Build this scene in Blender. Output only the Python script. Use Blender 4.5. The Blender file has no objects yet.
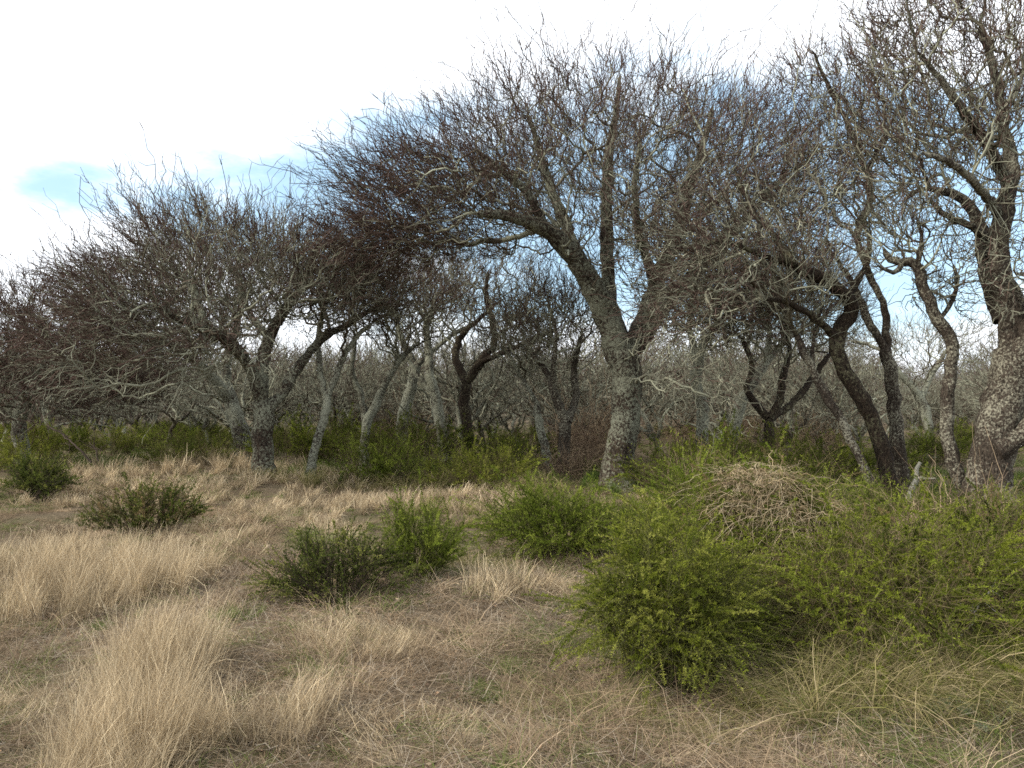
import bpy, math, random
import numpy as np
from mathutils import kdtree, Vector, noise as mnoise

R = math.radians
scene = bpy.context.scene
col = scene.collection

# ------------------------------------------------------------------ camera
H = 1.6                      # eye height
F = 804.0                    # focal length in pixels at 1024 wide
HY = 405.0                   # horizon row
cam_d = bpy.data.cameras.new("camera"); cam = bpy.data.objects.new("camera", cam_d); col.objects.link(cam)
cam_d.sensor_width = 36; cam_d.lens = 36*F/1024; cam_d.clip_end = 3000; cam_d.clip_start = 0.05
cam.location = (0, 0, H); cam.rotation_euler = (R(90)+math.atan((HY-384)/F), 0, 0)
scene.camera = cam

# ------------------------------------------------------------------ light and exposure
SUN_AZ, SUN_EL = -112.0, 38.0        # degrees from +Y (view direction), negative = left
scene.view_settings.view_transform = 'Standard'; scene.view_settings.look = 'None'
scene.view_settings.gamma = 1; scene.view_settings.use_curve_mapping = False
scene.view_settings.exposure = 0.9
scene.cycles.max_bounces = 5; scene.cycles.diffuse_bounces = 3; scene.cycles.glossy_bounces = 1
scene.cycles.transmission_bounces = 2; scene.cycles.transparent_max_bounces = 4
scene.cycles.use_denoising = False
scene.cycles.filter_width = 1.6

sun_d = bpy.data.lights.new("sun", 'SUN'); sun = bpy.data.objects.new("sun", sun_d); col.objects.link(sun)
sun_d.energy = 2.9; sun_d.angle = R(6); sun_d.color = (1.0, 0.93, 0.82)
sd = Vector((math.sin(R(SUN_AZ))*math.cos(R(SUN_EL)), math.cos(R(SUN_AZ))*math.cos(R(SUN_EL)), math.sin(R(SUN_EL))))
sun.rotation_euler = sd.to_track_quat('Z', 'Y').to_euler(); sun.location = sd*50

world = bpy.data.worlds.new("World"); scene.world = world; world.use_nodes = True
nt = world.node_tree; nt.nodes.clear()
def N(t, **k):
    n = nt.nodes.new(t)
    for a, b in k.items(): setattr(n, a, b)
    return n
def L(a, b): nt.links.new(a, b)
def M(op, a, b=None, c=None, clamp=False):
    n = N('ShaderNodeMath', operation=op); n.use_clamp = clamp
    for i, v in enumerate((a, b, c)):
        if v is None: continue
        if isinstance(v, (int, float)): n.inputs[i].default_value = v
        else: L(v, n.inputs[i])
    return n.outputs[0]
out = N('ShaderNodeOutputWorld'); bg = N('ShaderNodeBackground'); bg.inputs[1].default_value = 0.1
L(bg.outputs[0], out.inputs[0])
sky = N('ShaderNodeTexSky', sky_type='NISHITA'); sky.sun_disc = False
sky.sun_elevation = R(SUN_EL); sky.sun_rotation = R(SUN_AZ)
tc = N('ShaderNodeTexCoord'); sp = N('ShaderNodeSeparateXYZ'); L(tc.outputs['Generated'], sp.inputs[0])
X, Y, Z = sp.outputs
mp = N('ShaderNodeMapping'); mp.inputs['Scale'].default_value = (4.0, 4.0, 11.0); L(tc.outputs['Generated'], mp.inputs[0])
nz = N('ShaderNodeTexNoise'); nz.inputs['Scale'].default_value = 1.0; nz.inputs['Detail'].default_value = 8; nz.inputs['Roughness'].default_value = 0.62
L(mp.outputs[0], nz.inputs['Vector'])
ys = M('MAXIMUM', Y, 0.15)
U = M('DIVIDE', X, ys); V = M('DIVIDE', Z, ys)
def blob(cu, cv, ru, rv, gain):
    a = M('DIVIDE', M('SUBTRACT', U, cu), ru); b = M('DIVIDE', M('SUBTRACT', V, cv), rv)
    d = M('SQRT', M('ADD', M('MULTIPLY', a, a), M('MULTIPLY', b, b)))
    return M('MULTIPLY', M('SUBTRACT', 1.0, d, clamp=True), gain)
gaps = M('ADD', blob(0.18, 0.25, 0.64, 0.215, 1.9), blob(0.62, 0.27, 0.5, 0.25, 0.85))
gaps = M('ADD', gaps, blob(-0.42, 0.275, 0.40, 0.11, 0.85))
gaps = M('ADD', gaps, blob(-0.60, 0.27, 0.12, 0.045, 0.5))
nn = M('MULTIPLY', M('SUBTRACT', nz.outputs[0], 0.5), 2.6)
mr = N('ShaderNodeMapRange', interpolation_type='SMOOTHSTEP'); mr.inputs['From Min'].default_value = 0.10; mr.inputs['From Max'].default_value = 0.95
L(M('ADD', gaps, nn), mr.inputs[0])
gapmask = M('MULTIPLY', mr.outputs[0], 0.88)
mix = N('ShaderNodeMix', data_type='RGBA')
L(gapmask, mix.inputs[0])
mix.inputs[6].default_value = (8.6, 9.0, 9.5, 1)
# thin veil over the blue of the clear sky
veil = N('ShaderNodeMix', data_type='RGBA'); veil.inputs[0].default_value = 0.45
L(sky.outputs[0], veil.inputs[6]); veil.inputs[7].default_value = (3.2, 6.0, 8.2, 1)
L(veil.outputs[2], mix.inputs[7])
L(mix.outputs[2], bg.inputs[0])

# ------------------------------------------------------------------ materials
def attr_mat(name, transl=0.3, rough=0.8, nscale=0, var=0.0):
    m = bpy.data.materials.new(name); m.use_nodes = True; t = m.node_tree; t.nodes.clear()
    o = t.nodes.new('ShaderNodeOutputMaterial'); a = t.nodes.new('ShaderNodeAttribute'); a.attribute_name = 'col'
    c = a.outputs['Color']
    if nscale:
        g = t.nodes.new('ShaderNodeNewGeometry')
        n = t.nodes.new('ShaderNodeTexNoise'); n.inputs['Scale'].default_value = nscale; n.inputs['Detail'].default_value = 3
        t.links.new(g.outputs['Position'], n.inputs['Vector'])
        r = t.nodes.new('ShaderNodeMapRange'); r.inputs['From Min'].default_value = .3; r.inputs['From Max'].default_value = .7
        r.inputs['To Min'].default_value = 1-var; r.inputs['To Max'].default_value = 1+var
        t.links.new(n.outputs[0], r.inputs[0])
        v = t.nodes.new('ShaderNodeVectorMath'); v.operation = 'SCALE'
        t.links.new(c, v.inputs[0]); t.links.new(r.outputs[0], v.inputs['Scale']); c = v.outputs[0]
    d = t.nodes.new('ShaderNodeBsdfDiffuse'); t.links.new(c, d.inputs[0])
    if transl > 0:
        tr = t.nodes.new('ShaderNodeBsdfTranslucent'); t.links.new(c, tr.inputs[0])
        mx = t.nodes.new('ShaderNodeMixShader'); mx.inputs[0].default_value = transl
        t.links.new(d.outputs[0], mx.inputs[1]); t.links.new(tr.outputs[0], mx.inputs[2]); s = mx.outputs[0]
    else: s = d.outputs[0]
    t.links.new(s, o.inputs[0])
    return m

def bark_mat(name, dark, mid, lichen, amount, scale=9.0):
    m = bpy.data.materials.new(name); m.use_nodes = True; t = m.node_tree; b = t.nodes['Principled BSDF']
    b.inputs['Roughness'].default_value = 0.95; b.inputs['Specular IOR Level'].default_value = 0.15
    tcn = t.nodes.new('ShaderNodeTexCoord'); mpn = t.nodes.new('ShaderNodeMapping'); mpn.inputs['Scale'].default_value = (1, 1, 0.45)
    t.links.new(tcn.outputs['Object'], mpn.inputs[0])
    fis = t.nodes.new('ShaderNodeTexNoise'); fis.inputs['Scale'].default_value = scale*2.6; fis.inputs['Detail'].default_value = 5; fis.inputs['Roughness'].default_value = .65
    t.links.new(mpn.outputs[0], fis.inputs['Vector'])
    cr = t.nodes.new('ShaderNodeValToRGB'); cr.color_ramp.elements[0].position = .36; cr.color_ramp.elements[0].color = (*dark, 1)
    cr.color_ramp.elements[1].position = .62; cr.color_ramp.elements[1].color = (*mid, 1)
    t.links.new(fis.outputs[0], cr.inputs[0])
    big = t.nodes.new('ShaderNodeTexNoise'); big.inputs['Scale'].default_value = 1.6; big.inputs['Detail'].default_value = 2
    t.links.new(tcn.outputs['Object'], big.inputs['Vector'])
    li = t.nodes.new('ShaderNodeTexNoise'); li.inputs['Scale'].default_value = scale*1.7; li.inputs['Detail'].default_value = 6; li.inputs['Roughness'].default_value = .7
    t.links.new(tcn.outputs['Object'], li.inputs['Vector'])
    ad = t.nodes.new('ShaderNodeMath'); ad.operation = 'MULTIPLY_ADD'; ad.inputs[1].default_value = 0.55
    t.links.new(big.outputs[0], ad.inputs[0]); t.links.new(li.outputs[0], ad.inputs[2])
    mrn = t.nodes.new('ShaderNodeMapRange'); mrn.inputs['From Min'].default_value = 0.92-amount*0.35; mrn.inputs['From Max'].default_value = 1.06-amount*0.35
    t.links.new(ad.outputs[0], mrn.inputs[0])
    mx = t.nodes.new('ShaderNodeMix'); mx.data_type = 'RGBA'
    t.links.new(mrn.outputs[0], mx.inputs[0]); t.links.new(cr.outputs[0], mx.inputs[6]); mx.inputs[7].default_value = (*lichen, 1)
    t.links.new(mx.outputs[2], b.inputs['Base Color'])
    bp = t.nodes.new('ShaderNodeBump'); bp.inputs['Strength'].default_value = 1; bp.inputs['Distance'].default_value = .05
    t.links.new(fis.outputs[0], bp.inputs['Height']); t.links.new(bp.outputs[0], b.inputs['Normal'])
    return m

MAT_TWIG = attr_mat('twig_bark', 0.0)
MAT_LEAF = attr_mat('green_leaves', 0.35)
MAT_GRASS = attr_mat('grass_blades', 0.3)
MAT_BARK = bark_mat('dark_bark_with_lichen', (.012, .009, .007), (.075, .055, .040), (.24, .245, .18), .58, 12)
MAT_BARKD = bark_mat('dark_bark', (.012, .009, .007), (.055, .040, .028), (.15, .14, .085), .30, 13)
MAT_BARKP = bark_mat('pale_lichen_bark', (.014, .011, .008), (.080, .062, .047), (.30, .285, .215), .44, 17)
MAT_BARKM = bark_mat('grey_bark', (.020, .016, .012), (.095, .080, .062), (.28, .285, .215), .72, 12)

gm = bpy.data.materials.new('dry_litter_soil'); gm.use_nodes = True
t = gm.node_tree; b = t.nodes['Principled BSDF']; b.inputs['Roughness'].default_value = 1; b.inputs['Specular IOR Level'].default_value = 0.05
tcn = t.nodes.new('ShaderNodeNewGeometry')
n1 = t.nodes.new('ShaderNodeTexNoise'); n1.inputs['Scale'].default_value = 40; n1.inputs['Detail'].default_value = 8; n1.inputs['Roughness'].default_value = .75
n2 = t.nodes.new('ShaderNodeTexNoise'); n2.inputs['Scale'].default_value = .7; n2.inputs['Detail'].default_value = 4
t.links.new(tcn.outputs['Position'], n1.inputs['Vector']); t.links.new(tcn.outputs['Position'], n2.inputs['Vector'])
cr = t.nodes.new('ShaderNodeValToRGB'); e = cr.color_ramp.elements
e[0].position = .33; e[0].color = (.035, .026, .018, 1); e[1].position = .7; e[1].color = (.27, .21, .14, 1)
t.links.new(n1.outputs[0], cr.inputs[0])
mx = t.nodes.new('ShaderNodeMix'); mx.data_type = 'RGBA'; mx.blend_type = 'MIX'
mrn = t.nodes.new('ShaderNodeMapRange'); mrn.inputs['From Min'].default_value = .5; mrn.inputs['From Max'].default_value = .65; mrn.inputs['To Max'].default_value = .4
t.links.new(n2.outputs[0], mrn.inputs[0]); t.links.new(mrn.outputs[0], mx.inputs[0])
t.links.new(cr.outputs[0], mx.inputs[6]); mx.inputs[7].default_value = (.05, .07, .02, 1)
t.links.new(mx.outputs[2], b.inputs['Base Color'])
bp = t.nodes.new('ShaderNodeBump'); bp.inputs['Strength'].default_value = 1; bp.inputs['Distance'].default_value = .03
t.links.new(n1.outputs[0], bp.inputs['Height']); t.links.new(bp.outputs[0], b.inputs['Normal'])

# ------------------------------------------------------------------ mesh helpers
def quads_to_mesh(name, V, Fq, C=None, mat=None, smooth=False):
    me = bpy.data.meshes.new(name)
    nv, nf = len(V), len(Fq)
    me.vertices.add(nv); me.vertices.foreach_set('co', np.ascontiguousarray(V, dtype=np.float32).ravel())
    me.loops.add(nf*4); me.loops.foreach_set('vertex_index', np.ascontiguousarray(Fq, dtype=np.int32).ravel())
    me.polygons.add(nf); me.polygons.foreach_set('loop_start', np.arange(0, nf*4, 4, dtype=np.int32))
    if smooth: me.polygons.foreach_set('use_smooth', np.ones(nf, dtype=bool))
    me.update(calc_edges=True)
    if C is not None:
        a = me.attributes.new('col', 'FLOAT_COLOR', 'POINT')
        a.data.foreach_set('color', np.hstack([C, np.ones((nv, 1))]).astype(np.float32).ravel())
    if mat: me.materials.append(mat)
    return me
def norm(v): return v/np.maximum(np.linalg.norm(v, axis=-1, keepdims=True), 1e-9)

class Geo:
    def __init__(s): s.V = []; s.F = []; s.C = []; s.n = 0
    def add(s, V, Fq, C):
        s.V.append(V); s.F.append(Fq+s.n); s.C.append(C); s.n += len(V)
    def mesh(s, name, mat, smooth=False):
        return quads_to_mesh(name, np.vstack(s.V), np.vstack(s.F), np.vstack(s.C), mat, smooth)

def tubes(g, P, Rr, sides, C):
    """P (N,K,3) centre lines, Rr (N,K) radii, C (N,3) or (N,K,3) colours"""
    Nn, K = P.shape[:2]
    T = norm(np.gradient(P, axis=1))
    dirm = norm(P[:, -1]-P[:, 0])
    ref = np.where(np.abs(dirm[:, 2:3]) > .8, np.array([[1., 0.2, 0]]), np.array([[0, 0.1, 1.]]))[:, None, :]
    a = norm(np.cross(ref, T)); b_ = np.cross(T, a)
    ang = np.arange(sides)*2*math.pi/sides
    V = P[:, :, None, :] + Rr[:, :, None, None]*(np.cos(ang)[None, None, :, None]*a[:, :, None, :]+np.sin(ang)[None, None, :, None]*b_[:, :, None, :])
    idx = np.arange(Nn*K*sides).reshape(Nn, K, sides)
    i0 = idx[:, :-1]; i1 = idx[:, 1:]
    Fq = np.stack([i0, np.roll(i0, -1, 2), np.roll(i1, -1, 2), i1], -1).reshape(-1, 4)
    if C.ndim == 2: C = np.broadcast_to(C[:, None, None, :], V.shape)
    else: C = np.broadcast_to(C[:, :, None, :], V.shape)
    g.add(V.reshape(-1, 3), Fq, C.reshape(-1, 3))
    return V

def ribbons(g, P, W, side, C):
    """P (N,K,3), W (N,K) half widths, side (N,3), C (N,K,3)"""
    Nn, K = P.shape[:2]
    V = np.stack([P-W[..., None]*side[:, None, :], P+W[..., None]*side[:, None, :]], 2)
    idx = np.arange(Nn*K*2).reshape(Nn, K, 2)
    Fq = np.stack([idx[:, :-1, 0], idx[:, :-1, 1], idx[:, 1:, 1], idx[:, 1:, 0]], -1).reshape(-1, 4)
    g.add(V.reshape(-1, 3), Fq, np.broadcast_to(C[:, :, None, :], V.shape).reshape(-1, 3))

def leaves(g, B, D, Ln, Wd, C, rng):
    """small diamond leaves: base B, direction D, length, half width, colour"""
    n = len(B); side = norm(np.cross(D, norm(rng.normal(size=(n, 3)))))
    nrm = np.cross(D, side)
    mid = B+D*(Ln*.5)[:, None]+nrm*(Ln*.08)[:, None]
    V = np.stack([B, mid+side*Wd[:, None], B+D*Ln[:, None], mid-side*Wd[:, None]], 1)
    idx = np.arange(n*4).reshape(n, 4)
    g.add(V.reshape(-1, 3), idx, np.repeat(C, 4, 0))

def gz(x, y):
    """height of the ground"""
    x = np.asarray(x, float); y = np.asarray(y, float)
    return (.05*np.sin(x*1.1+.5*y)+.04*np.sin(y*.9-1.3*x+1)+.03*np.sin(2.3*x+1.9*y+2)+.12*np.sin(.21*x+.3)*np.sin(.17*y+1)+.02*np.sin(4.1*x-3.3*y))

def patch(x, y, f=1.0, s=0.0):
    return .5+.25*np.sin(1.7*f*x+1.1*f*y+s)+.15*np.sin(-2.9*f*x+2.3*f*y+2*s+1)+.10*np.sin(5.3*f*x+4.1*f*y+3*s)
def at(px, py, d):
    """world point seen at that place of the picture from the eye, d metres ahead"""
    return np.array([(px-512)/F*d, d, H+(HY-py)/F*d])

def empty(name, loc, label, cat, group=None, rz=0):
    o = bpy.data.objects.new(name, None); col.objects.link(o); o.empty_display_size = .2
    o.location = loc; o.rotation_euler = (0, 0, rz); o['label'] = label; o['category'] = cat
    if group: o['group'] = group
    return o
def part(name, me, parent):
    o = bpy.data.objects.new(name, me); col.objects.link(o); o.parent = parent; return o
def copy_tree(o, parent=None):
    c = o.copy(); col.objects.link(c); c.parent = parent
    for ch in list(o.children): copy_tree(ch, c)
    return c
def stuff(name, me, label, cat):
    o = bpy.data.objects.new(name, me); col.objects.link(o); o['kind'] = 'stuff'; o['label'] = label; o['category'] = cat
    return o

# ------------------------------------------------------------------ ground sheet
def build_ground():
    xs = np.concatenate([-np.geomspace(30, 600, 14)[::-1], np.linspace(-28, 28, 225), np.geomspace(30, 600, 14)])
    ys = np.concatenate([-np.geomspace(5, 300, 10)[::-1], np.linspace(-4, 40, 177), np.geomspace(42, 900, 16)])
    XX, YY = np.meshgrid(xs, ys, indexing='ij'); ZZ = gz(XX, YY)
    V = np.stack([XX, YY, ZZ], -1).reshape(-1, 3); ny = len(ys)
    i = np.arange(len(xs)-1)[:, None]*ny+np.arange(ny-1)[None, :]
    Fq = np.stack([i, i+ny, i+ny+1, i+1], -1).reshape(-1, 4)
    o = bpy.data.objects.new('ground', quads_to_mesh('ground', V, Fq, None, gm, True)); col.objects.link(o)
    o['kind'] = 'structure'
build_ground()

# ------------------------------------------------------------------ trees
RED = np.array([.090, .063, .052]); LIC = np.array([.27, .275, .205]); BRN = np.array([.085, .068, .050])

def smooth_path(pts, rad, step=.12):
    pts = np.asarray(pts, float); rad = np.asarray(rad, float)
    P = np.vstack([2*pts[0]-pts[1], pts, 2*pts[-1]-pts[-2]])
    out, rr = [], []
    for i in range(1, len(P)-2):
        n = max(2, int(np.linalg.norm(P[i+1]-P[i])/step))
        tt = (np.arange(n)/n)[:, None]
        p0, p1, p2, p3 = P[i-1], P[i], P[i+1], P[i+2]
        out.append(.5*((2*p1)+(-p0+p2)*tt+(2*p0-5*p1+4*p2-p3)*tt**2+(-p0+3*p1-3*p2+p3)*tt**3))
        rr.append(rad[i-1]+(rad[i]-rad[i-1])*tt[:, 0])
    out.append(pts[-1:]); rr.append(rad[-1:])
    return np.vstack(out), np.concatenate(rr)

def bark_tube(P, Rr, sides, seed, flare=False, bump=.13):
    g = Geo(); n = len(P)
    Rr = Rr.copy()
    if flare:
        h = P[:, 2]-P[0, 2]; Rr = Rr*(1+.45*np.exp(-np.maximum(h, 0)/.18))
    tubes(g, P[None], Rr[None], sides, np.zeros((1, 3)))
    V = g.V[0].reshape(n, sides, 3)
    for i in range(n):
        for j in range(sides):
            d = (V[i, j]-P[i]); s = V[i, j]
            k = mnoise.noise(Vector((s[0]*3.1+seed, s[1]*3.1, s[2]*1.7)))+.6*mnoise.noise(Vector((s[0]*9+seed, s[1]*9, s[2]*5)))
            V[i, j] = P[i]+d*(1+bump*1.6*k)
    # close the end
    V[-1] = P[-1]+(V[-1]-P[-1])*.05
    return V.reshape(-1, 3), g.F[0]

def grow_tree(stems, env, center, seed, n, ntw, rt=.0066, tw_len=(.25, .7), red=.65, up=.25, twr=1.0, droop_z=None, weigh=.19, spread=.40, shoot_len=1.9, trunk_from=.62, limb_from=.3):
    """stems: list of (points, radii, kind). env: list of (cx,cy,cz,rx,ry,rz,weight). everything relative to the base.
    returns (stem list smooth, crown Geo, twig Geo)"""
    rng = np.random.default_rng(seed); center = np.asarray(center, float)
    sm = []; NP = []; ND = []; NL = []; NR = []; owner = []
    base = np.asarray(stems[0][0][0], float)
    for k, (pts, rad, kind) in enumerate(stems):
        P, rr = smooth_path(pts, rad)
        J = rng.normal(size=P.shape)*.012*np.minimum(1, rr/.05)[:, None]; J[0] = 0; P = P+J
        sm.append((P, rr, kind))
        T = norm(np.gradient(P, axis=0))
        Ls = np.concatenate([[0], np.cumsum(np.linalg.norm(np.diff(P, axis=0), axis=1))])+np.linalg.norm(P[0]-base)
        s0 = min(len(P)-1, int(len(P)*(trunk_from if kind == 'trunk' else limb_from)))
        for i in range(s0, len(P)):
            NP.append(P[i]); ND.append(T[i]); NL.append(Ls[i]); NR.append(rr[i]); owner.append((-1, 0))
    # targets
    env = np.array(env, float); w = env[:, 6]/env[:, 6].sum()
    e = env[rng.choice(len(env), n, p=w)]
    u = norm(rng.normal(size=(n, 3)))*(rng.random((n, 1))**.42)
    T = e[:, :3]+u*e[:, 3:6]
    T = T[T[:, 2] > .45]
    order = np.argsort(np.linalg.norm(T-center, axis=1)*(1+.18*rng.normal(size=len(T))))
    T = T[order]
    paths = []; att = []
    nb = 16
    for bt in np.array_split(T, nb):
        kd = kdtree.KDTree(len(NP))
        for i, p in enumerate(NP): kd.insert(p, i)
        kd.balance()
        for tgt in bt:
            best = None; bc = 1e9
            for co, i, d in kd.find_n(tgt, 7):
                c = d+weigh*NL[i]
                v = (tgt-NP[i])/max(d, 1e-6)
                c += .35*d*(1-float(np.dot(v, ND[i])))
                if c < bc: bc = c; best = (i, d)
            i, d = best
            if d < .06: continue
            v = tgt-NP[i]
            if d > 3.0: continue
            K = int(min(12, max(4, d/.16+2)))
            t0 = norm(ND[i]*.9+v/d+rng.normal(size=3)*.35)*d*1.0
            oc = norm(tgt-center)
            t1 = norm(v/d+oc*.6+np.array([0, 0, up]))*d*.9
            s = np.linspace(0, 1, K)[:, None]
            Pp = (2*s**3-3*s**2+1)*NP[i]+(s**3-2*s**2+s)*t0+(-2*s**3+3*s**2)*tgt+(s**3-s**2)*t1
            jt = rng.normal(size=Pp.shape)*.075*min(.5, d/K*1.6); jt[0] = 0; Pp = Pp+jt*2.0
            TT = norm(np.gradient(Pp, axis=0)); Ls = NL[i]+d*s[:, 0]
            pid = len(paths); paths.append(Pp); att.append((owner[i], NR[i] if owner[i][0] < 0 else None))
            for j in range(1, K):
                NP.append(Pp[j]); ND.append(TT[j]); NL.append(Ls[j]); NR.append(0); owner.append((pid, j))
    # pipe model radii
    W = [np.ones(len(p)) for p in paths]
    for pid in range(len(paths)-1, -1, -1):
        w_ = W[pid]
        cum = np.cumsum(w_[::-1])[::-1]; cum = cum-(len(w_)-1-np.arange(len(w_)))*1.0   # nodes each carried 1
        W[pid] = cum
        (op, oj), _ = att[pid]
        if op >= 0: W[op][oj] += cum[0]
    rad = []
    for pid, w_ in enumerate(W):
        r = rt*w_**.40
        nr = att[pid][1]
        if nr is not None: r = np.minimum(r, max(nr*.8, .012))
        r = r*np.linspace(1, .86, len(r)); rad.append(r)
    g = Geo(); byK = {}
    for pid, p in enumerate(paths): byK.setdefault(len(p), []).append(pid)
    for K, ids in byK.items():
        P = np.array([paths[i] for i in ids]); r = np.array([rad[i] for i in ids])
        lic = np.clip(rng.random(len(ids))*1.25-.05, 0, 1)[:, None]
        if droop_z is not None:
            low = (P[:, -1, 2] < droop_z)[:, None]; lic = np.where(low, .55+.45*lic, lic)
        c = BRN*(1-lic)+LIC*lic; c = c*(.75+.5*rng.random((len(ids), 1)))
        tubes(g, P, r, 5 if r.max() > .02 else 4, c)
    # twigs
    q = np.array([NP[i] for i in range(len(NP)) if owner[i][0] >= 0]); qd = np.array([ND[i] for i in range(len(NP)) if owner[i][0] >= 0])
    qw = np.array([W[owner[i][0]][owner[i][1]] for i in range(len(NP)) if owner[i][0] >= 0])
    dist = np.linalg.norm(q-center, axis=1)
    p = (1/(qw**.6))*(.35+dist/dist.max())
    if droop_z is not None: p = p*np.where(q[:, 2] < droop_z, .30, 1)
    p /= p.sum()
    gt = Geo()
    emax = np.percentile(dist, 97)
    def twigset(Q, D, num, l0, l1, r0, K, pr, outw):
        ii = rng.choice(len(Q), num, p=pr)
        B = Q[ii]; od = norm(B-center)
        dz = np.zeros((num, 3)); dz[:, 2] = up*.5
        if droop_z is not None: dz[:, 2] = np.where(B[:, 2] < droop_z, -.12, up*.5)
        d = norm(norm(D[ii])*.5+od*outw+rng.normal(size=(num, 3))*spread+dz)
        ln = l0+(l1-l0)*rng.random(num)**1.6
        s = np.linspace(0, 1, K)
        bend = norm(rng.normal(size=(num, 3)))*.18+dz*.3
        P = B[:, None, :]+d[:, None, :]*(ln[:, None]*s)[..., None]+bend[:, None, :]*(ln[:, None]*s**2)[..., None]
        kink = rng.normal(size=P.shape)*(ln/K*.30)[:, None, None]; kink[:, 0] = 0
        P = P+kink
        rr = r0*(.7+.6*rng.random((num, 1)))*np.linspace(1, .6, K)[None, :]
        dd = np.linalg.norm(B-center, axis=1)/emax
        pred = np.clip(red*(.35+.95*dd), 0, .97)
        if droop_z is not None: pred = np.where(B[:, 2] < droop_z, .22+.0*pred, pred)
        isr = rng.random(num) < pred
        base_ = np.where(isr[:, None], RED*(1+.25*rng.normal(size=(num, 1))), (LIC*.75+BRN*.25)*(.55+.6*rng.random((num, 1))))
        tubes(gt, P, rr, 3, np.clip(base_, .015, 1))
        Tn = norm(np.gradient(P, axis=1))
        return P[:, 1:].reshape(-1, 3), Tn[:, 1:].reshape(-1, 3)
    po = p*(dist/emax)**2.5; po /= po.sum()
    Qs, Ds = twigset(q, qd, int(ntw*.05), tw_len[1]*.8, tw_len[1]*shoot_len, .0068*twr, 9, po, .9)
    Q2, D2 = twigset(q, qd, int(ntw*.26), tw_len[0], tw_len[1], .0064*twr, 6, p, .65)
    Q2 = np.vstack([Q2, Qs, Qs]); D2 = np.vstack([D2, Ds, Ds])
    twigset(Q2, D2, int(ntw*.40), tw_len[0]*.4, tw_len[1]*.55, .0048*twr, 4, np.full(len(Q2), 1/len(Q2)), .45)
    return sm, g, gt

def make_tree(name, loc, label, grown, bark, group=None, cat='bare tree', seed=0, sides=12):
    sm, g, gt = grown
    root = empty(name, loc, label, cat, group)
    for k, (P, rr, kind) in enumerate(sm):
        V, Fq = bark_tube(P, rr, sides if kind == 'trunk' else max(7, sides-3), seed+k*7.3, kind == 'trunk')
        part(kind, quads_to_mesh(kind, V, Fq, None, bark, True), root)
    cr_ = part('crown', g.mesh('crown_branches', MAT_TWIG, True), root)
    part('twigs', gt.mesh('crown_twigs', MAT_TWIG), cr_)
    return root

def px_tree(name, label, bx, by, d, stems, env, cen, seed, n, ntw, bark, cat='bare tree', group=None, **kw):
    """stems given as [(px,py,depth offset,diameter in px)...] seen at distance d; base follows the ground"""
    base = at(bx, by, d); base[2] = float(gz(base[0], base[1]))-.03
    m = d/F
    def cv(q): return at(q[0], q[1], d+q[2])-base
    st = []
    for kind, pts in stems:
        P = [cv(q) for q in pts]; rr = [q[3]*.5*m for q in pts]
        if kind == 'trunk': P[0] = np.array([P[0][0], P[0][1], 0.0])
        st.append((P, rr, kind))
    ev = []
    for (cx, cy, cd, rx, rd, rz, w) in env:
        c = cv((cx, cy, cd)); ev.append((*c, rx*m, rd, rz*m, w))
    grown = grow_tree(st, ev, cv(cen), seed, n, ntw, **kw)
    return make_tree(name, tuple(base), label, grown, bark, group, cat, seed)

T_, L_ = 'trunk', 'limb'
# left front tree
px_tree('bare_tree', 'dark spreading forked tree left of centre, grey lichen branches drooping on its left side', 264, 476, 16.5,
    [(T_, [(264, 476, 0, 21), (263, 440, 0, 19), (264, 415, 0, 20), (258, 395, 0, 18)]),
     (L_, [(262, 412, .1, 15), (255, 380, -.2, 13), (232, 345, -.7, 11), (205, 330, -1.3, 9), (175, 318, -1.8, 7), (150, 300, -2.2, 4)]),
     (L_, [(262, 405, 0, 14), (262, 370, .2, 13), (270, 335, .3, 12), (285, 308, .2, 10), (302, 285, .3, 7), (312, 255, .4, 4)]),
     (L_, [(267, 412, 0, 13), (283, 392, .2, 11), (300, 365, .5, 10), (322, 338, .8, 9), (350, 322, 1.2, 7), (385, 300, 1.5, 4)]),
     (L_, [(205, 330, -1.3, 8), (198, 305, -1.2, 7), (188, 285, -1.0, 5), (165, 262, -1, 3.5)]),
     (L_, [(240, 352, -.6, 7), (225, 335, .4, 6), (190, 340, 1.4, 4.5), (140, 330, 2, 3)]),
     (L_, [(268, 340, .3, 7), (248, 310, 1.2, 6), (235, 270, 1.8, 4)])],
    [(250, 278, 0, 125, 3.2, 60, 4), (155, 305, -.8, 80, 2.4, 50, 3), (330, 282, .5, 85, 2.6, 52, 2.2), (120, 350, -1.6, 85, 1.8, 50, 2), (215, 350, -2.3, 60, 1.0, 40, .6), (200, 240, 0, 75, 2, 28, .8)],
    (262, 370, 0), 11, 2300, 21000, MAT_BARK, droop_z=2.3, red=.6)
px_tree('bare_tree', 'second trunk close behind the forked left tree, thick and leaning left', 243, 452, 20.5,
    [(T_, [(246, 452, 0, 19), (241, 430, 0, 17), (232, 405, 0, 15), (222, 380, .2, 13)]),
     (L_, [(230, 400, 0, 12), (205, 370, -.5, 10), (170, 345, -1, 7), (130, 330, -1, 4)]),
     (L_, [(225, 385, .2, 11), (228, 350, .5, 9), (240, 310, .8, 6), (235, 270, 1, 4)])],
    [(180, 300, 0, 110, 3, 60, 2), (230, 280, 0, 80, 2.5, 50, 1)], (230, 380, 0), 12, 800, 7000, MAT_BARKM)
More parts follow.
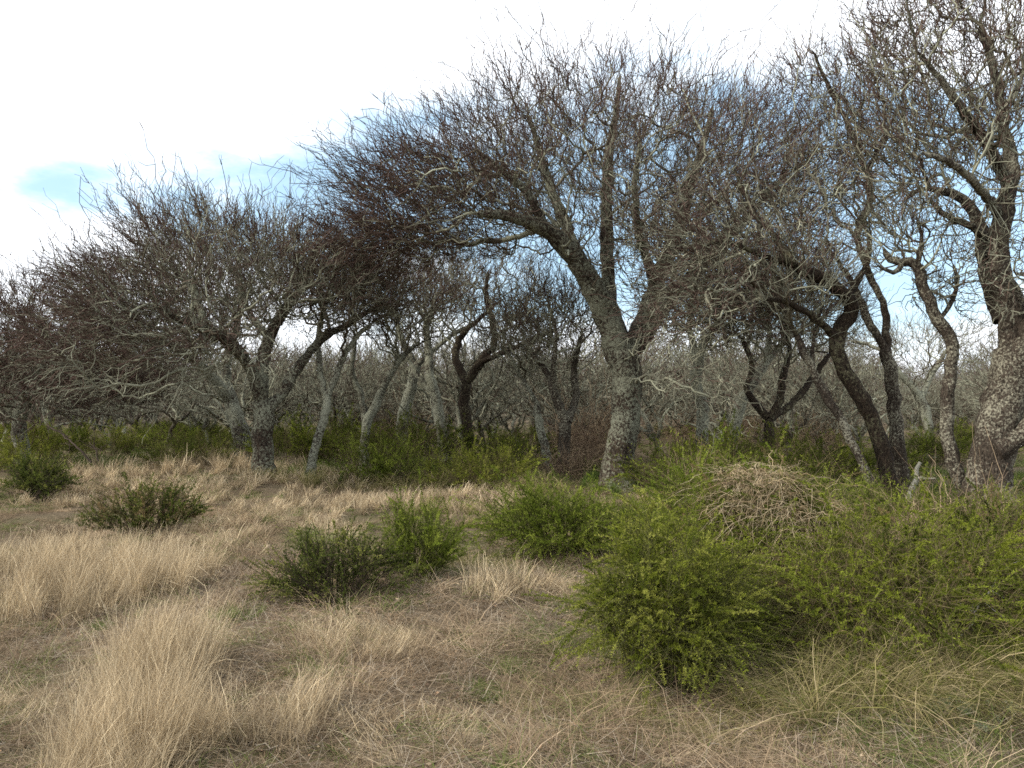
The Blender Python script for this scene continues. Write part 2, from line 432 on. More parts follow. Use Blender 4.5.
px_tree('bare_tree', 'slender stem leaning right with twin fork, just right of the forked left tree', 309, 474, 16.8,
    [(T_, [(309, 474, 0, 9.5), (316, 445, 0, 9), (325, 415, 0, 8.5), (328, 392, .1, 8)]),
     (L_, [(328, 395, .1, 7), (338, 370, .3, 6.5), (350, 345, .4, 5.5), (372, 322, .6, 4)]),
     (L_, [(326, 400, .1, 6.5), (320, 370, .3, 6), (318, 335, .5, 5), (326, 300, .6, 3.5)])],
    [(350, 290, 0, 60, 2.0, 45, 1), (320, 270, 1, 50, 2, 40, .7)], (325, 385, 0), 13, 380, 2800, MAT_BARKM)
px_tree('bare_tree', 'low dense purplish tree at the far left edge, twigs down to the green mat', 20, 440, 21,
    [(T_, [(24, 440, 0, 15), (20, 418, 0, 14), (28, 398, 0, 13)]),
     (L_, [(28, 402, 0, 9), (55, 370, -.4, 7), (90, 345, -1, 5), (115, 325, -1, 3)]),
     (L_, [(26, 402, 0, 9), (8, 372, 0, 7), (-20, 345, .4, 5)]),
     (L_, [(28, 400, 0, 8), (40, 360, 1, 6), (50, 320, 1, 4)])],
    [(40, 335, 0, 85, 3.2, 52, 2), (20, 380, -1.2, 110, 2.2, 45, 2.2), (110, 370, -.5, 60, 2, 40, .8), (-30, 345, 0, 60, 3, 50, .8)], (30, 395, 0), 14, 1900, 20000, MAT_BARKM, red=.95, twr=1.15)
# main tree
px_tree('bare_tree', 'largest tree, right of centre, with tall wide crown and thick fissured trunk', 620, 480, 16,
    [(T_, [(617, 482, 0, 36), (620, 450, 0, 29), (627, 410, 0, 28), (627, 375, 0, 31), (622, 345, 0, 33)]),
     (L_, [(622, 360, 0, 30), (608, 318, -.1, 25), (594, 288, -.3, 23), (572, 252, -.6, 20), (545, 228, -1, 16), (512, 216, -1.5, 11), (475, 212, -2, 6)]),
     (L_, [(576, 258, -.5, 15), (566, 222, 0, 13), (552, 188, .3, 10), (540, 150, .3, 7), (528, 110, .2, 4)]),
     (L_, [(625, 350, .2, 20), (610, 300, .6, 16), (607, 250, .8, 15), (607, 200, .9, 13), (610, 150, 1, 10), (618, 100, 1, 6), (622, 70, 1, 3)]),
     (L_, [(632, 350, .1, 22), (648, 310, .1, 20), (660, 275, .1, 17), (677, 235, .2, 14), (690, 190, .3, 11), (705, 140, .3, 7), (715, 100, .3, 4)]),
     (L_, [(640, 345, .2, 15), (668, 305, .8, 13), (700, 268, 1.3, 11), (740, 225, 1.6, 8), (780, 180, 1.8, 5)]),
     (L_, [(546, 229, -1, 9), (530, 196, -1.2, 8), (505, 170, -1.4, 6), (470, 145, -1.6, 4)]),
     (L_, [(600, 300, -.3, 9), (570, 250, .9, 7.5), (530, 225, 1.8, 6), (480, 205, 2.4, 4)]),
     (L_, [(648, 312, 0, 10), (672, 288, -1, 9), (700, 290, -1.8, 7), (722, 320, -2.3, 5), (728, 350, -2.5, 3.5)]),
     (L_, [(655, 280, 0, 10), (640, 235, -1.3, 8), (636, 190, -2, 6), (640, 140, -2.3, 4)])],
    [(600, 182, 0, 185, 3.6, 82, 5), (450, 205, -.4, 110, 2.5, 55, 2.4), (745, 190, .3, 120, 3.0, 80, 2.4), (395, 245, -.3, 70, 1.8, 26, .8), (695, 315, -1.9, 60, 1.1, 85, 1.6), (610, 118, 0, 150, 2.4, 35, .9), (760, 275, -.8, 70, 1.6, 35, .5), (650, 250, -1.5, 80, 1.5, 50, .6)],
    (622, 320, 0), 21, 3500, 33000, MAT_BARK, droop_z=3.0, tw_len=(.28, .9), weigh=.2, red=.78)
# curved trunks, right
px_tree('bare_tree', 'dark trunk bent over like a hook to the left, standing behind the big right shrub', 893, 488, 13,
    [(T_, [(893, 488, 0, 17), (880, 440, 0, 15.5), (862, 400, 0, 15), (842, 365, 0, 14.5), (838, 335, 0, 15), (853, 310, 0, 15), (846, 294, -.1, 14), (820, 276, -.2, 12.5), (793, 264, -.4, 10)]),
     (L_, [(793, 264, -.4, 8), (762, 254, -.8, 5.5), (725, 240, -1.2, 4), (690, 252, -1.5, 3)]),
     (L_, [(795, 266, -.4, 8), (776, 236, -.2, 6.5), (752, 205, 0, 5), (735, 165, 0, 3)]),
     (L_, [(838, 338, 0, 8), (815, 318, -.3, 7), (790, 303, -.6, 5.5), (762, 298, -.8, 3.5)]),
     (L_, [(848, 296, 0, 8), (868, 262, .3, 6), (872, 225, .4, 4)])],
    [(725, 235, -.6, 80, 1.6, 42, 2), (720, 285, -1.0, 55, 1.2, 35, .7), (690, 300, -1.4, 40, .9, 50, .6), (810, 190, 0, 60, 1.4, 45, .5)],
    (830, 300, 0), 31, 400, 2900, MAT_BARKD, droop_z=2.6, red=.5, trunk_from=.97, limb_from=.45)
px_tree('bare_tree', 'pale grey upright trunk close right of the hooked dark trunk', 903, 492, 13.6,
    [(T_, [(902, 492, 0, 15), (898, 455, 0, 14), (894, 415, 0, 13), (893, 380, 0, 13), (884, 345, .1, 12)]),
     (L_, [(886, 350, .1, 9), (868, 318, .3, 8), (855, 285, .5, 6), (835, 255, .6, 4)]),
     (L_, [(888, 355, .1, 9), (885, 310, .3, 7), (866, 262, .4, 7), (858, 232, .4, 7), (872, 200, .4, 7), (868, 170, .4, 6.5), (852, 125, .3, 5), (832, 85, .2, 4), (815, 45, 0, 2.5)]),
     (L_, [(868, 172, .4, 5), (885, 140, .6, 4), (905, 100, .6, 3)])],
    [(850, 110, .2, 75, 1.6, 75, 2), (840, 200, .3, 80, 1.6, 55, 1), (900, 160, .5, 50, 1.4, 60, .6)],
    (875, 250, 0), 32, 520, 3200, MAT_BARKP, red=.6)
px_tree('bare_tree', 'pale thin stem slanting left between the brown vine mound and the hooked trunk', 876, 500, 12.6,
    [(T_, [(876, 500, 0, 9), (862, 465, 0, 9), (845, 430, .1, 9), (826, 395, .2, 9), (808, 360, .3, 8), (798, 335, .3, 7)]),
     (L_, [(800, 340, .3, 6), (785, 310, .5, 5), (780, 275, .6, 3.5)]),
     (L_, [(812, 368, .3, 5), (815, 335, .5, 4), (825, 300, .7, 3)])],
    [(790, 280, .4, 60, 1.4, 50, 1)], (805, 350, 0), 33, 260, 1900, MAT_BARKP, red=.5)
px_tree('bare_tree', 'slim pale trunk winding up with a broken knotty top, next to the big right trunk', 966, 508, 12,
    [(T_, [(966, 510, 0, 14), (958, 480, 0, 13.5), (947, 445, 0, 13), (946, 415, 0, 12.5), (951, 375, 0, 12.5), (952, 345, 0, 12), (938, 318, 0, 12), (926, 292, 0, 11), (918, 265, 0, 10.5), (905, 262, 0, 9), (892, 258, 0, 7), (884, 246, 0, 5)]),
     (L_, [(918, 268, 0, 5), (924, 242, .1, 4), (918, 215, .1, 3)]),
     (L_, [(940, 322, 0, 5), (958, 290, .3, 4), (955, 262, .5, 3)]),
     (L_, [(904, 262, 0, 6), (895, 272, -.2, 4), (876, 262, -.4, 3)])],
    [(905, 235, 0, 50, 1.0, 38, 1), (950, 280, .4, 40, .9, 40, .6)], (920, 290, 0), 34, 230, 1300, MAT_BARKP, red=.4, tw_len=(.2, .6))
px_tree('bare_tree', 'massive pale lichen-crusted trunk at the right edge, crown running out of the top corner', 985, 512, 11.8,
    [(T_, [(988, 514, 0, 46), (988, 480, 0, 41), (997, 430, 0, 40), (1010, 380, 0, 39), (1016, 340, 0, 37)]),
     (L_, [(1014, 352, 0, 30), (1012, 300, 0, 25), (1000, 262, 0, 21), (1004, 225, 0, 18), (1015, 170, .1, 14), (1008, 120, .1, 11), (1000, 70, 0, 8), (985, 20, 0, 6)]),
     (L_, [(1010, 370, -.1, 24), (1035, 330, -.2, 22), (1060, 280, -.4, 18), (1085, 200, -.6, 12), (1100, 120, -.8, 7)]),
     (L_, [(996, 450, -.2, 22), (1020, 435, -.3, 20), (1050, 405, -.5, 17), (1085, 360, -.8, 12), (1110, 300, -1, 8)]),
     (L_, [(1005, 320, .2, 20), (990, 280, .4, 17), (986, 235, .5, 15), (972, 205, .6, 12), (955, 192, .6, 9), (925, 188, .6, 6), (905, 200, .5, 3.5)]),
     (L_, [(988, 240, .5, 9), (975, 225, .2, 8), (950, 215, 0, 6), (930, 195, -.2, 4)]),
     (L_, [(1010, 180, .1, 12), (990, 140, -.3, 10), (965, 105, -.6, 8), (940, 70, -.8, 5), (920, 45, -.9, 3)]),
     (L_, [(1004, 215, .1, 10), (985, 190, -.8, 8), (960, 165, -1.4, 6), (925, 150, -1.8, 4)])],
    [(985, 70, 0, 135, 2.4, 95, 4), (1000, 170, -.3, 95, 2.0, 75, 1.8), (930, 140, -.3, 80, 1.8, 60, 1.3), (1080, 120, 0, 110, 2.5, 130, 1.2), (975, -40, 0, 120, 2, 60, .8), (1010, 270, -.9, 40, .8, 50, .35), (1095, 310, -.9, 50, .9, 50, .4)],
    (1005, 260, 0), 35, 1800, 12500, MAT_BARKP, droop_z=2.4, red=.75, tw_len=(.2, .6), weigh=.13, rt=.0055)

# middle row, seen between the front trees
px_tree('bare_tree', 'pale forked trunk pair left of the largest trunk, standing in reddish dry brush', 563, 462, 17.6,
    [(T_, [(563, 464, 0, 14), (564, 440, 0, 12), (566, 418, 0, 12)]),
     (L_, [(566, 422, 0, 10), (556, 398, 0, 9), (548, 375, .2, 7), (532, 352, .4, 5)]),
     (L_, [(567, 422, 0, 9), (576, 396, .3, 8), (574, 366, .4, 6), (582, 335, .5, 4)]),
     (L_, [(556, 400, 0, 6), (553, 370, -.3, 5), (556, 335, -.4, 4), (548, 300, -.4, 3)])],
    [(555, 325, 0, 60, 1.8, 50, 1)], (566, 410, 0), 41, 360, 2400, MAT_BARKP, red=.5)
px_tree('bare_tree', 'short dark leaning stem with a pale patch, immediately left of the pale forked pair', 550, 460, 18.4,
    [(T_, [(552, 460, 0, 10), (543, 440, 0, 9), (538, 420, 0, 8), (537, 400, 0, 7)]),
     (L_, [(538, 405, 0, 5), (520, 375, .2, 4), (505, 345, .3, 3)])],
    [(520, 340, 0, 45, 1.6, 40, 1)], (537, 400, 0), 42, 200, 1300, MAT_BARKM, red=.5)
px_tree('bare_tree', 'dark tree with an S-shaped limb curling up against the white sky, middle of the thicket', 470, 455, 20.5,
    [(T_, [(470, 455, 0, 12), (468, 430, 0, 11), (464, 405, 0, 11), (466, 380, 0, 11)]),
     (L_, [(466, 384, 0, 9), (482, 360, 0, 8), (494, 345, 0, 7.5), (492, 320, 0, 7), (486, 295, 0, 5), (488, 270, 0, 3.5)]),
     (L_, [(466, 382, 0, 9), (455, 355, .4, 8), (462, 335, .6, 7), (478, 320, .6, 5), (500, 300, .7, 3)]),
     (L_, [(480, 362, 0, 6), (505, 352, -.4, 5.5), (530, 340, -.8, 4), (560, 328, -1, 3)])],
    [(490, 280, 0, 75, 2.2, 42, 1.4), (520, 320, -.4, 50, 1.6, 30, .8), (450, 290, .5, 50, 2, 40, .8)], (468, 370, 0), 43, 440, 2700, MAT_BARKD)
px_tree('bare_tree', 'crooked trunk with a knee bend, left of the S-shaped limb', 440, 448, 22,
    [(T_, [(446, 448, 0, 11), (440, 420, 0, 11), (434, 392, 0, 10), (428, 370, 0, 9)]),
     (L_, [(430, 378, 0, 8), (428, 345, .2, 7.5), (426, 325, .3, 6.5), (440, 300, .4, 4)]),
     (L_, [(434, 395, 0, 6), (415, 372, .2, 5), (400, 340, .4, 4)])],
    [(430, 290, 0, 70, 2.2, 42, 1)], (430, 360, 0), 44, 340, 2300, MAT_BARKM)
px_tree('bare_tree', 'twin pale stems crossing in a narrow V, right of the slender leaning stem', 365, 448, 19,
    [(T_, [(364, 448, 0, 10), (366, 430, 0, 9), (374, 408, 0, 9), (384, 385, 0, 8)]),
     (L_, [(383, 388, 0, 7), (398, 362, 0, 6), (418, 342, .2, 4)]),
     (L_, [(366, 432, .1, 7), (362, 400, .3, 6), (352, 370, .3, 5), (356, 335, .4, 3.5)])],
    [(390, 310, 0, 70, 2, 45, 1)], (375, 385, 0), 45, 340, 2300, MAT_BARKM)
px_tree('bare_tree', 'thick grey trunk slanting right between the twin pale stems and the knee-bent trunk', 402, 440, 23,
    [(T_, [(398, 440, 0, 13), (404, 415, 0, 12), (412, 385, 0, 11), (418, 360, .2, 9)]),
     (L_, [(416, 368, .1, 7), (400, 335, .4, 6), (395, 305, .5, 4)]),
     (L_, [(418, 364, .1, 6), (445, 340, .4, 5), (470, 325, .5, 3)])],
    [(410, 300, 0, 70, 2, 40, 1)], (415, 360, 0), 46, 320, 2200, MAT_BARKM)
px_tree('bare_tree', 'dark low-forked tree spreading two limbs right, just above the brown vine mound', 768, 424, 17,
    [(T_, [(768, 430, 0, 11), (769, 415, 0, 10)]),
     (L_, [(769, 418, 0, 9), (780, 400, 0, 8), (783, 375, 0, 7), (790, 350, .2, 5), (786, 320, .4, 3.5)]),
     (L_, [(770, 420, 0, 8), (795, 400, .3, 7), (815, 375, .6, 6), (838, 345, .8, 4)]),
     (L_, [(768, 418, 0, 8), (748, 392, .3, 7), (752, 365, .5, 6), (740, 335, .6, 4)])],
    [(790, 320, .4, 70, 2, 45, 1), (745, 310, .5, 50, 1.6, 40, .6)], (770, 400, 0), 47, 440, 3200, MAT_BARKD, red=.5)
px_tree('bare_tree', 'grey trunk rising straight then leaning right, behind the drooping branches of the largest tree', 700, 442, 19,
    [(T_, [(700, 442, 0, 13), (702, 410, 0, 12), (696, 385, 0, 12), (700, 350, 0, 11)]),
     (L_, [(699, 356, 0, 8), (716, 325, .2, 7), (745, 300, .4, 5), (770, 285, .5, 3)]),
     (L_, [(698, 360, 0, 8), (690, 325, .4, 6), (695, 285, .6, 4)])],
    [(720, 300, 0, 75, 2.2, 50, 1)], (700, 350, 0), 48, 420, 3400, MAT_BARKM)
px_tree('bare_tree', 'curved grey trunk sweeping up to the right, just left of the low-forked dark tree', 735, 440, 20,
    [(T_, [(728, 440, 0, 11), (738, 412, 0, 11), (755, 380, 0, 10), (775, 350, .2, 8)]),
     (L_, [(765, 365, .1, 6), (770, 330, .4, 5), (765, 295, .5, 3)]),
     (L_, [(772, 355, .2, 6), (800, 330, .3, 5), (830, 315, .4, 3)])],
    [(785, 305, 0, 70, 2, 45, 1)], (770, 350, 0), 49, 380, 3000, MAT_BARKM)
px_tree('bare_tree', 'small leaning tree behind the slim winding trunk, low branches against the pale sky', 935, 440, 24,
    [(T_, [(930, 440, 0, 9), (926, 415, 0, 9), (915, 390, 0, 8), (890, 365, 0, 6)]),
     (L_, [(905, 380, 0, 5), (880, 350, .2, 4), (850, 340, .3, 3)]),
     (L_, [(920, 400, 0, 6), (935, 370, .2, 5), (950, 345, .3, 3)])],
    [(890, 350, 0, 65, 2, 30, 1), (940, 345, 0, 45, 2, 30, .7)], (918, 390, 0), 50, 300, 2400, MAT_BARKM, red=.3)

# prototypes of the thicket behind
def wild_tree(seed, h, rx, n, ntw, nst):
    rng = np.random.default_rng(seed); a0 = rng.random()*6.28
    tr = []; p = np.zeros(3); lean = rng.normal(size=2)*.22
    hf = h*(.2+.12*rng.random())
    pts = [p.copy()]
    for i in range(3):
        p = p+np.array([lean[0]*hf/3+rng.normal()*.07, lean[1]*hf/3+rng.normal()*.07, hf/3]); pts.append(p.copy())
    r0 = .085+.045*rng.random()
    st = [(pts, [r0, r0*.9, r0*.85, r0*.8], 'trunk')]
    for k in range(nst):
        a = a0+k*6.28/nst+rng.normal()*.4; q = pts[2]*.5+pts[3]*.5; L0 = [q.copy()]; d = np.array([math.cos(a)*.7, math.sin(a)*.7, 1.0]); ln = h*.55
        for i in range(4):
            d = d+rng.normal(size=3)*.38; d[2] = max(d[2], .15); q = q+d/np.linalg.norm(d)*ln/4; L0.append(q.copy())
        rr = r0*(.62+.15*rng.random()); st.append((L0, [rr, rr*.85, rr*.65, rr*.45, rr*.25], 'limb'))
    env = [(lean[0]*h*.3, lean[1]*h*.3, h*.68, rx, rx, h*.3, 3), (lean[0]*h*.3, lean[1]*h*.3, h*.45, rx*.9, rx*.9, h*.22, .8)]
    return st, env, pts[3]
protos = []
MATS = [MAT_BARKM, MAT_BARKD, MAT_BARKM, MAT_BARKP, MAT_BARKM, MAT_BARKD]
rb = random.Random(5)
spots = []
def free(x, y, r):
    return all((x-a)**2+(y-b_)**2 > r*r for a, b_ in spots)
tries = 0
while len(spots) < 190 and tries < 20000:
    tries += 1
    y = 23.5+28*(rb.random()**1.15); x = (rb.random()*2-1)*(y*.70+1.5)
    if y < 24 and x < -2: continue
    if y < 27 and x < -9: continue
    # a small clearing in front of the far wood, on the right
    if 23 < y < 42 and .45 < x/y < .58: continue
    if free(x, y, 1.45): spots.append((x, y))
spots.sort(key=lambda s: s[1])
MATS = [MAT_BARKM, MAT_BARKP, MAT_BARKM, MAT_BARKP, MAT_BARKM, MAT_BARKP]
for i in range(6):
    st, env, c = wild_tree(100+i, [4.3, 4.1, 3.8, 4.4, 4.6, 3.6][i], [2.3, 2.1, 2.2, 1.8, 2.5, 2.0][i], 420, 4600, [3, 4, 3, 3, 4, 3][i])
    protos.append((grow_tree(st, env, c, 200+i, 300, 1500, rt=.0095, red=.3, twr=1.35, up=.2), MATS[i], st))
proto_obj = []
for i, (x, y) in enumerate(spots):
    k = rb.randrange(6) if i >= 6 else i
    lab = 'bare grey tree in the thicket behind the front row of trees'
    if i < 6:
        o = make_tree('bare_tree', (x, y, float(gz(x, y))-.04), lab, protos[k][0], protos[k][1], 'trees of the thicket behind', seed=k, sides=8); proto_obj.append(o)
    else:
        o = copy_tree(proto_obj[k]); o.location = (x, y, float(gz(x, y))-.04)
    s = .72+.36*rb.random(); o.scale = (s, s, s*(.9+.2*rb.random())); o.rotation_euler = (0, 0, rb.random()*6.28)

# the far wood that closes the view: one mass of trunks, branches and twigs
def far_wood():
    rng = np.random.default_rng(77); g = Geo()
    for ring, (d0, d1, cnt) in enumerate(((52, 62, 90), (62, 80, 110), (80, 110, 110))):
        y = d0+(d1-d0)*rng.random(cnt); x = (rng.random(cnt)*2-1)*y*.85
        for xi, yi in zip(x, y):
            h = (4.3 if xi/yi < .35 else 3.9)+1.3*rng.random(); z0 = float(gz(xi, yi)); n = 16
            b0 = np.array([xi, yi, z0])
            # trunk and main branches
            d = norm(rng.normal(size=(n, 3))*[1, 1, .3]+[0, 0, .8]); s = np.linspace(0, 1, 4)
            fork = b0+[rng.normal()*.3, rng.normal()*.3, h*.3]
            P = np.concatenate([np.stack([b0, (b0+fork)/2+rng.normal(size=3)*.1, fork, fork+[0, 0, .3]])[None], fork+d[:, None, :]*(s[None, :]*h*.42)[..., None]+rng.normal(size=(n, 4, 3))*.12*s[None, :, None]])
            rr = np.concatenate([[[.16, .13, .12, .08]], np.repeat([[.07, .055, .04, .02]], n, 0)])
            tubes(g, P, rr, 4, np.repeat([BRN*1.0+LIC*.25], n+1, 0))
            m = 310; k = 100
            u = norm(rng.normal(size=(m, 3)))*(rng.random((m, 1))**.4)
            c = b0+[0, 0, h*.62]+u*[2.7, 2.7, h*.36]; c[:k] = b0+[0, 0, .2]+np.abs(u[:k])*[0, 0, 1.5]+u[:k]*[3.5, 3.5, 0]; od = norm(c-fork)
            d2 = norm(od*.7+rng.normal(size=(m, 3))*.6+[0, 0, .2]); ln = .5+.9*rng.random(m)
            P = c[:, None, :]+d2[:, None, :]*(np.linspace(0, 1, 3)[None, :]*ln[:, None])[..., None]+rng.normal(size=(m, 3, 3))*.05
            cc = np.where(rng.random((m, 1)) < .5, RED*1.1, BRN*.5+LIC*.45)
            tubes(g, P, np.full((m, 3), .011)*[1, .8, .5], 3, cc)
    stuff('distant_wood', g.mesh('distant_wood', MAT_TWIG), 'far-off wood of bare grey-brown trees closing the view', 'wood')
far_wood()

# ------------------------------------------------------------------ shrubs
def shrub_geo(seed, rx, ry, h, nstem, nshoot, nleaf, leaf, cols, shoot=(.10, .28), upw=.5, stemc=(.10, .075, .05), lean=(0, 0), rbase=.3, spr=.5, stem_r=.004, leafang=.8, dry=0.0, sag=.1):
    """stems rising from the base and arching to an uneven outline, side shoots, and small leaves along the shoots"""
    rng = np.random.default_rng(seed); gs, gf = Geo(), Geo()
    a = rng.random(nstem)*2*math.pi; rad = rng.random(nstem)**.5
    # outline is uneven: a few lobes
    ph = rng.random(4)*6.28; lob = 1+.16*np.sin(2*a+ph[0])+.12*np.sin(3*a+ph[1])+.09*np.sin(5*a+ph[2])
    el = rng.random(nstem)**.8
    tip = np.stack([np.cos(a)*rx*np.cos(el*1.35)*lob+lean[0], np.sin(a)*ry*np.cos(el*1.35)*lob+lean[1], h*(.18+.82*np.sin(el*1.5))*(.66+.42*rng.random(nstem)**1.4)], 1)
    b0 = np.stack([np.cos(a)*rx*rbase*rad, np.sin(a)*ry*rbase*rad, np.full(nstem, -.02)], 1)
    K = 8; s = np.linspace(0, 1, K)[None, :, None]
    ctrl = b0+(tip-b0)*.35+np.array([0, 0, 1])*(h*.28)
    P = (1-s)**2*b0[:, None]+2*s*(1-s)*ctrl[:, None]+s**2*tip[:, None]
    P = P+rng.normal(size=P.shape)*.02*s*h
    tubes(gs, P, stem_r*(.7+.8*rng.random((nstem, 1)))*np.linspace(1, .35, K)[None, :], 3, np.array(stemc)*(.7+.6*rng.random((nstem, 1))))
    T = norm(np.gradient(P, axis=1))
    si = rng.integers(0, nstem, nshoot); sj = (2+(K-2)*rng.random(nshoot)**.7).astype(int).clip(2, K-1)
    B = P[si, sj]; fr = rng.random((nshoot, 1)); B = B*(fr)+P[si, sj-1]*(1-fr)
    outv = norm(B-np.array([lean[0]*.5, lean[1]*.5, h*.2]))
    D = norm(T[si, sj]*.6+outv*.5+rng.normal(size=(nshoot, 3))*spr+np.array([0, 0, upw]))
    ln = shoot[0]+(shoot[1]-shoot[0])*rng.random(nshoot)**1.3
    K2 = 4; s2 = np.linspace(0, 1, K2)[None, :, None]
    bend = rng.normal(size=(nshoot, 3))*.2; bend[:, 2] -= sag
    P2 = B[:, None]+D[:, None]*s2*ln[:, None, None]+bend[:, None]*(s2**2)*ln[:, None, None]
    tubes(gs, P2, np.full((nshoot, K2), stem_r*.45)*np.linspace(1, .5, K2)[None], 3, np.array(stemc)*1.2*(.7+.6*rng.random((nshoot, 1))))
    # leaves
    wsh = rng.random(nshoot)**1.2+.12; wsh *= (rng.random(nstem)**2*2+.08)[si]; wsh *= ln; li = rng.choice(nshoot, nleaf, p=wsh/wsh.sum()); lf = rng.random(nleaf)**.7
    ff = lf*(K2-1); i0 = np.minimum(ff.astype(int), K2-2); w = (ff-i0)[:, None]
    LB = P2[li, i0]*(1-w)+P2[li, i0+1]*w
    LD = norm(D[li]*leafang+rng.normal(size=(nleaf, 3))*.6)
    c = np.array(cols); kst = rng.integers(0, len(c), nstem); ksh = np.where(rng.random(nshoot) < .6, kst[si], rng.integers(0, len(c), nshoot))
    lc = c[ksh[li]]*(.72+.5*rng.random((nleaf, 1)))*(.8+.35*lf[:, None])
    if dry: 
        dm = (rng.random(nshoot) < dry)[li][:, None]; lc = np.where(dm, np.array([.22, .16, .08])*(.6+.6*rng.random((nleaf, 1))), lc)
    Ln = leaf[0]*(.6+.8*rng.random(nleaf)); Wd = leaf[1]*.5*(.7+.6*rng.random(nleaf))
    leaves(gf, LB, LD, Ln, Wd, lc, rng)
    return gs.mesh('stems', MAT_TWIG), gf.mesh('foliage', MAT_LEAF)

def make_shrub(label, px, py, d, geo, cat='shrub', group=None, name='shrub', rz=0, scale=1):
    p = at(px, py, d); o = empty(name, (p[0], p[1], float(gz(p[0], p[1]))), label, cat, group, rz)
    part('stems', geo[0], o); part('foliage', geo[1], o); o.scale = (scale,)*3
    return o
BRIGHT = [(.145, .19, .026), (.115, .15, .02), (.225, .265, .045), (.075, .10, .015)]
YELLOW = [(.19, .215, .03), (.15, .175, .024), (.10, .125, .018), (.27, .28, .06)]
DARK = [(.07, .09, .02), (.10, .12, .028), (.05, .065, .016), (.17, .18, .045)]
DEEP = [(.075, .095, .016), (.12, .145, .022), (.05, .065, .012), (.205, .24, .035)]

make_shrub('light yellow-green feathery shrub with rounded front, left end of the big shrub mass', 668, 700, 4.6,
    shrub_geo(1, .52, .5, .90, 240, 3600, 150000, (.015, .0036), YELLOW, (.12, .36), .2, spr=.6, rbase=.5, sag=.35, stem_r=.003, stemc=(.07, .07, .03)))
make_shrub('large deep green shrub with bright sprigs filling the right foreground', 905, 690, 5.0,
    shrub_geo(2, 1.2, .75, .82, 420, 4000, 210000, (.0175, .0044), DEEP+YELLOW[:2], (.16, .55), .2, spr=.75, dry=.05, stemc=(.11, .09, .05), rbase=.6, sag=.35, stem_r=.0032))
make_shrub('tall tangled shrub in the middle of the shrub mass, carrying the mound of brown vines', 765, 640, 6.1,
    shrub_geo(3, .85, .7, 1.16, 340, 3400, 160000, (.020, .0048), DEEP+BRIGHT[:2], (.16, .5), .2, spr=.75, rbase=.55, dry=.08, stemc=(.11, .09, .05), sag=.35, stem_r=.0032))
make_shrub('green shrub cut by the right edge of the frame, behind the large deep green one', 1010, 600, 6.6,
    shrub_geo(4, .8, .6, .62, 160, 1700, 50000, (.021, .0055), DEEP, (.12, .3), .3, dry=.08))
make_shrub('bright green feathery shrub in front of the largest trunk', 565, 560, 8.3,
    shrub_geo(5, .95, .6, .66, 200, 2000, 62000, (.024, .0060), BRIGHT, (.16, .48), .45, sag=.25, stem_r=.003, stemc=(.07, .07, .03)))
make_shrub('bright green shrub behind the feathery one, below drooping lichen twigs', 700, 540, 8.9,
    shrub_geo(6, .8, .6, .9, 180, 1900, 56000, (.025, .0065), BRIGHT, (.16, .48), .45, sag=.25, stem_r=.003, stemc=(.07, .07, .03)))
make_shrub('small bright green shrub touching the dark spiny one in the dry grass', 420, 592, 7.0,
    shrub_geo(7, .36, .34, .58, 90, 1000, 36000, (.020, .0045), BRIGHT, (.14, .38), .7, spr=.4, stem_r=.003, stemc=(.07, .07, .03)))
make_shrub('low ragged dark green spiny shrub in the foreground grass', 340, 612, 6.3,
    shrub_geo(8, .58, .42, .47, 60, 1100, 24000, (.018, .008), DARK, (.1, .32), .45, spr=.65, rbase=.4, stemc=(.05, .04, .03), stem_r=.005))
make_shrub('dark wide shrub in the dry grass at left, in front of the green mat', 150, 530, 10.2,
    shrub_geo(9, .85, .6, .66, 80, 1000, 17000, (.028, .012), DARK+[(.11, .10, .04)], (.12, .32), .6, rbase=.3, stemc=(.08, .06, .045), dry=.15))
make_shrub('small dark shrub near the left edge, further back than the wide dark one', 42, 498, 14,
    shrub_geo(10, .62, .5, .62, 90, 1200, 12000, (.036, .015), DARK, (.14, .34), .6, stemc=(.06, .05, .04)))

